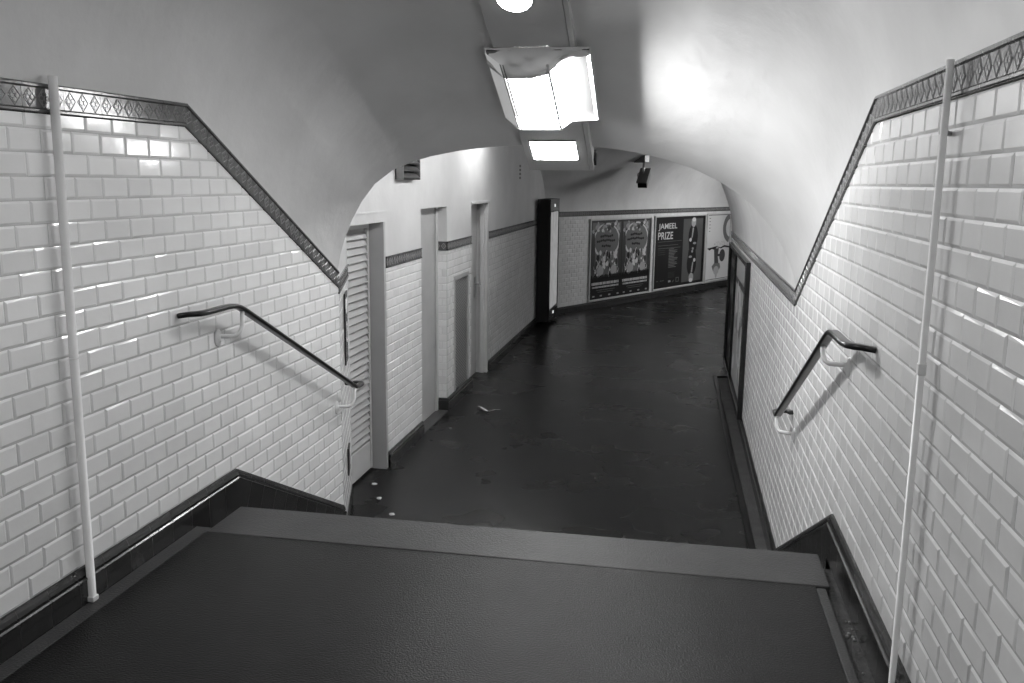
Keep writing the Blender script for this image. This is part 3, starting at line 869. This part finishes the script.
# black exhibition poster
s0, s1, z0, z1 = 3.39, 5.605, -.72, .795
w, H_ = s1-s0, z1-z0
q = lambda u, v: (s0 + u*w, z0 + v*H_)
bm = bmesh.new(); rnd = random.Random(4)
box(bm, (s0, z0, .0145), (s1, z1, h0), 0, F=FE)
P2(bm, [q(.545, .03), q(.955, .03), q(.955, .97), q(.545, .97)], h0+.001, 5)
ef = lambda cu, cv, ru, rv, mi, h: poly(bm, [q(a, b) for a, b in ell(cu, cv, ru, rv)], h0+h, mi)
for sg in (1, -1):    # doubled figure, head up and head down
    m = lambda v: .5 + sg*v
    n_ = lambda u: .75 + sg*(u-.75)
    ef(n_(.755), m(.20), .10, .19, 0, .002+.0001*sg)
    poly(bm, [q(n_(u), m(v)) for u, v in ((.68, .0), (.665, .14), (.70, .27), (.735, .33), (.79, .33), (.83, .25), (.845, .12), (.83, .0))], h0+.0025+.0001*sg, 0)
    ef(n_(.755), m(.415), .048, .072, 3, .003); ef(n_(.76), m(.455), .04, .03, 4, .0035)
    poly(bm, [q(n_(u), m(v)) for u, v in ((.735, .335), (.765, .335), (.745, .20), (.715, .15))], h0+.0035, 3)
    ef(n_(.70), m(.155), .025, .028, 4, .004); ef(n_(.79), m(.10), .035, .018, 3, .004); ef(n_(.755), m(.02), .02, .02, 3, .0045)
for a, b, v in ((.06, .52, .655), (.06, .45, .60), (.06, .5, .56)):
    P2(bm, [q(a, v), q(b, v), q(b, v+.006), q(a, v+.006)], h0+.001, 2)
for i in range(3): P2(bm, [q(.06, .53-i*.03), q(.06+rnd.uniform(.1, .17), .53-i*.03), q(.22, .54-i*.03), q(.06, .54-i*.03)], h0+.001, 1)
for i in range(13): P2(bm, [q(.27, .54-i*.022), q(.36+rnd.uniform(0, .1), .54-i*.022), q(.36+rnd.uniform(0, .1), .551-i*.022), q(.27, .551-i*.022)], h0+.001, 2)
for i in range(5): P2(bm, [q(.27, .2-i*.018), q(.40, .2-i*.018), q(.40, .206-i*.018), q(.27, .206-i*.018)], h0+.001, 1)
for u, mi in ((.05, 2), (.12, 2), (.16, 2)): P2(bm, [q(u, .09), q(u+.03, .09), q(u+.03, .10), q(u, .10)], h0+.001, mi)
P2(bm, [q(.28, .06), q(.33, .06), q(.32, .09), q(.28, .085)], h0+.001, 3); P2(bm, [q(.36, .06), q(.39, .09), q(.39, .07), q(.365, .05)], h0+.001, 2)
P2(bm, [q(.43, .05), q(.49, .05), q(.49, .12), q(.43, .12)], h0+.001, 2); P2(bm, [q(.44, .06), q(.48, .06), q(.48, .11), q(.44, .11)], h0+.0015, 0)
post = tag(link('poster', bm, PM), 'black poster headed JAMEEL PRIZE with a doubled figure like a playing card', 'poster')
def lettering(text, u, v, hgt, wid, F, parent, h, m, base):
    cu = bpy.data.curves.new('t', 'FONT'); cu.body = text; cu.offset = .012
    o = bpy.data.objects.new('t', cu); COL.objects.link(o)
    bpy.context.view_layer.update()
    me = bpy.data.meshes.new_from_object(o.evaluated_get(bpy.context.evaluated_depsgraph_get()))
    bpy.data.objects.remove(o); bpy.data.curves.remove(cu)
    xs = [p.co.x for p in me.vertices]; ys_ = [p.co.y for p in me.vertices]
    a, b, c, d = min(xs), max(xs), min(ys_), max(ys_)
    bm = bmesh.new(); bm.from_mesh(me); bpy.data.meshes.remove(me)
    for p in bm.verts:
        p.co = F(*base(u + (p.co.x-a)/(b-a)*wid, v + (p.co.y-c)/(d-c)*hgt), h)
    return link('lettering', bm, m, parent)
lettering('JAMEEL', .055, .815, .105, .36, FE, post, h0+.002, 'p_white', q)
lettering('PRIZE', .05, .69, .105, .29, FE, post, h0+.002, 'p_white', q)

# white poster at the right end
s0, s1, z0, z1 = 5.75, 6.90, -.71, .80
w, H_ = s1-s0, z1-z0
q2 = lambda u, v: (s0 + u*w, z0 + v*H_)
bm = bmesh.new()
box(bm, (s0, z0, .0145), (s1, z1, h0), 4, F=FE)
n = 14
for i in range(n):   # thick grey ring
    a0, a1 = math.radians(104+152*i/n), math.radians(104+152*(i+1)/n)
    f = lambda r, a: q2(1.05 + r*1.55*math.cos(a), .79 + r*math.sin(a))
    P2(bm, [f(.15, a0), f(.15, a1), f(.24, a1), f(.24, a0)], h0+.001, 2)
rnd = random.Random(9)
for i in range(40):
    u, v = rnd.uniform(.3, .98), rnd.uniform(.51, .58); P2(bm, [q2(u, v), q2(u+.015, v), q2(u+.015, v+.012), q2(u, v+.012)], h0+.001, 3)
for i in range(5): P2(bm, [q2(.06, .95-i*.05), q2(.12, .95-i*.05), q2(.12, .962-i*.05), q2(.06, .962-i*.05)], h0+.001, 2)
poly(bm, [q2(u, v) for u, v in ((.02, .49), (.12, .455), (.22, .475), (.34, .46), (.45, .50), (.62, .47), (.78, .49), (1, .47), (1, .50), (.78, .52), (.6, .49), (.42, .515), (.2, .5), (.1, .495))], h0+.001, 0)
poly(bm, [q2(u, v) for u, v in ((.32, .48), (.54, .48), (.50, .36), (.56, .22), (.60, .16), (.34, .16), (.36, .26), (.34, .38))], h0+.0015, 1)
poly(bm, [q2(u, v) for u, v in ell(.70, .36, .13, .10)], h0+.0012, 1)
P2(bm, [q2(.5, .35), q2(.62, .35), q2(.62, .39), q2(.5, .39)], h0+.0018, 1)
poly(bm, [q2(u, v) for u, v in ((.25, .2), (.36, .25), (.6, .24), (.64, .17), (.55, .12), (.32, .12))], h0+.002, 2)
poly(bm, [q2(u, v) for u, v in ell(.45, .13, .12, .07)], h0+.0025, 3)
poly(bm, [q2(u, v) for u, v in ((.38, .1), (.52, .1), (.48, .01), (.43, .01))], h0+.003, 3)
tag(link('poster', bm, PM), 'white poster with grey ring and upside-down dark figure on the far wall', 'poster')

# poster on the lower right wall, seen at a glancing angle
root = empty('billboard', FR(10.5, -.8, 0), 'dark tall frame on the lower right wall just past the stairs', 'billboard')
a0, a1, b0, b1 = 8.92, 12.1, -.80, .775
bm = bmesh.new()
for a in ((a0, b0, a0+.12, b1), (a1-.12, b0, a1, b1), (a0+.12, b0, a1-.12, b0+.05), (a0+.12, b1-.05, a1-.12, b1)):
    box(bm, (a[0], a[1], .003), (a[2], a[3], .05), F=FR, bev=.005)
box(bm, (10.85, b0+.05, .003), (10.95, b1-.05, .04), F=FR, bev=.004)
link('frame_moulding', bm, 'black_gloss', root)
bm = bmesh.new(); box(bm, (a0+.1, b0+.04, .007), (a1-.1, b1-.04, .014), F=FR); link('backing_board', bm, 'p_dark', root)
bm = bmesh.new(); rnd = random.Random(13)
box(bm, (9.1, -.72, .0145), (10.8, .71, .0165), 3, F=FR)
FRs = FR
P2(bm, [(9.1, .40), (10.8, .40), (10.8, .47), (9.1, .47)], .018, 1, F=FR)
for i in range(34):
    u, v = rnd.uniform(9.2, 10.65), rnd.uniform(-.68, .35); r = rnd.uniform(.05, .13)
    poly(bm, [(a, b) for a, b in ell(u, v, r, r*1.1, 9)], .018+.00003*i, rnd.choice((1, 2, 4, 4, 4)), F=FR)
tag(link('poster', bm, PM), 'pale mottled poster in the near half of the dark frame on the right wall', 'poster')
bm = bmesh.new()
box(bm, (10.98, -.72, .0145), (11.95, .71, .0165), 0, F=FR)
for i in range(16):
    u, v = rnd.uniform(11.05, 11.85), rnd.uniform(-.65, .3); r = rnd.uniform(.03, .09)
    poly(bm, [(a, b) for a, b in ell(u, v, r, r*1.2, 9)], .018+.00003*i, rnd.choice((1, 2, 2, 3)), F=FR)
P2(bm, [(11.05, .5), (11.85, .5), (11.85, .6), (11.05, .6)], .018, 2, F=FR)
tag(link('poster', bm, PM), 'dark poster in the far half of the dark frame on the right wall', 'poster')

# ------------------------------------------------------------------ security camera on the far vault
zc = 1.995
hh = W2*(1-math.cos(math.asin((zc-.99)/(HC-.99))))
cp = FE(1.57, zc, hh)
g = empty('security_camera', cp, 'grey security camera on a stalk under the far vault', 'camera')
bm = bmesh.new()
fw = EN
def CF(a, b, c): return cp + EU*a + V((0, 0, b)) + EN*c
box(bm, (-.085, -.085, -.12), (.085, .06, .13), F=CF, bev=.012); link('mount_block', bm, 'cctv', g)
bm = bmesh.new(); sweep(bm, [CF(0, -.08, .06), CF(-.02, -.20, .07), CF(-.04, -.34, .06)], circ(.022, 10)); link('stalk', bm, 'steel', g)
axis = (V((-.12, -1, -.62))).normalized(); side = axis.cross(V((0, 0, 1))).normalized(); upv = side.cross(axis)
c2 = CF(-.05, -.40, .10)
def HF(a, b, c): return c2 + side*a + upv*b + axis*c
bm = bmesh.new()
box(bm, (-.09, -.075, -.28), (.09, .075, .18), F=HF, bev=.01)
box(bm, (-.10, .075, -.28), (.10, .088, .26), F=HF, bev=.003)
link('camera_housing', bm, 'cctv', g)
bm = bmesh.new(); box(bm, (-.085, -.07, .18), (.085, .07, .185), F=HF); link('camera_window', bm, 'black_gloss', g)
bm = bmesh.new(); box(bm, (.09, -.02, -.05), (.115, .12, .02), F=HF, bev=.004); link('side_clamp', bm, 'steel', g)

# ------------------------------------------------------------------ litter
bm = bmesh.new()
pts = [(-2.075, 9.29), (-2.03, 9.22), (-1.93, 9.11), (-1.86, 9.15), (-1.82, 9.20)]
zz = [.012, .02, .006, .022, .01]
for i in range(4):
    a, b = V((*pts[i], ZL+zz[i])), V((*pts[i+1], ZL+zz[i+1])); n = V((-.018, -.03, 0))
    quad(bm, (a, b, b+n+V((0, 0, .006)), a+n+V((0, 0, .004)))); 
    quad(bm, (a-V((0, 0, .005)), b-V((0, 0, .005)), b, a))
tag(link('paper_scrap', bm, 'paper'), 'crumpled white paper strip lying on the corridor floor', 'litter')
def crumb(name, p, r, label, group=None, zf=0.0):
    b = bmesh.new()
    bmesh.ops.create_icosphere(b, subdivisions=1, radius=r)
    for v in b.verts: v.co = V((v.co.x*random.uniform(.8, 1.5), v.co.y*random.uniform(.8, 1.3), v.co.z*.45)) + V((p[0], p[1], zf + r*.40))
    tag(link(name, b, 'paper'), label, 'litter', group)
crumb('litter_bit', (-2.349, 6.605), .022, 'white litter bit in front of the louvred door jamb', zf=ZL)
crumb('litter_bit', (-2.199, 6.30), .022, 'white litter bit on the dark floor right of the louvred door', zf=ZL)
crumb('litter_bit', (-1.999, 6.0), .020, 'white litter bit nearest the top of the stairs on the corridor floor', zf=ZL)
bm = bmesh.new(); rnd = random.Random(2)
for i in range(26):
    y = rnd.uniform(1.9, 3.2); x = rnd.uniform(.635, .675); r = rnd.uniform(.003, .008)
    t = bmesh.new(); bmesh.ops.create_icosphere(t, subdivisions=1, radius=r)
    for v in t.verts: v.co += V((x, y, -.05 + r*.6))
    merge(bm, t)
tag(link('mortar_crumbs', bm, 'rubble'), 'pale mortar crumbs scattered in the gutter by the right landing wall', 'debris', kind='stuff')

for o in COL.objects:
    if o.parent: continue
    b = o.name.split('.')[0]
    g_ = {'ceiling_lamp': 'lamps set in the ceiling trunking', 'batten_lamp': 'tube lamps of the lower hall', 'litter_bit': 'white litter bits on the corridor floor',
          'billboard': 'poster frames on the corridor walls', 'poster': 'posters on the corridor walls'}.get(b)
    if g_: o['group'] = g_

# ------------------------------------------------------------------ world, camera, view
w = bpy.data.worlds.new('World'); SC.world = w; w.use_nodes = True
w.node_tree.nodes['Background'].inputs[0].default_value = (1, 1, 1, 1)
w.node_tree.nodes['Background'].inputs[1].default_value = 0.0
cd = bpy.data.cameras.new('camera'); cam = bpy.data.objects.new('camera', cd); COL.objects.link(cam)
cd.sensor_width = 36; cd.lens = 890.147/1024*36; cd.clip_start = .02
cam.matrix_world = Matrix.Translation((0, 0, 1.52)) @ Matrix.Rotation(math.radians(10.479), 4, 'Z') @ Matrix.Rotation(math.radians(90-10.158), 4, 'X') @ Matrix.Rotation(math.radians(.678), 4, 'Z')
SC.camera = cam
SC.view_settings.view_transform = 'Standard'; SC.view_settings.look = 'None'
SC.view_settings.gamma = 1; SC.view_settings.use_curve_mapping = False
SC.view_settings.exposure = 0.12
SC.cycles.use_denoising = True
SC.cycles.max_bounces = 10; SC.cycles.diffuse_bounces = 6
SC.cycles.sample_clamp_indirect = 6
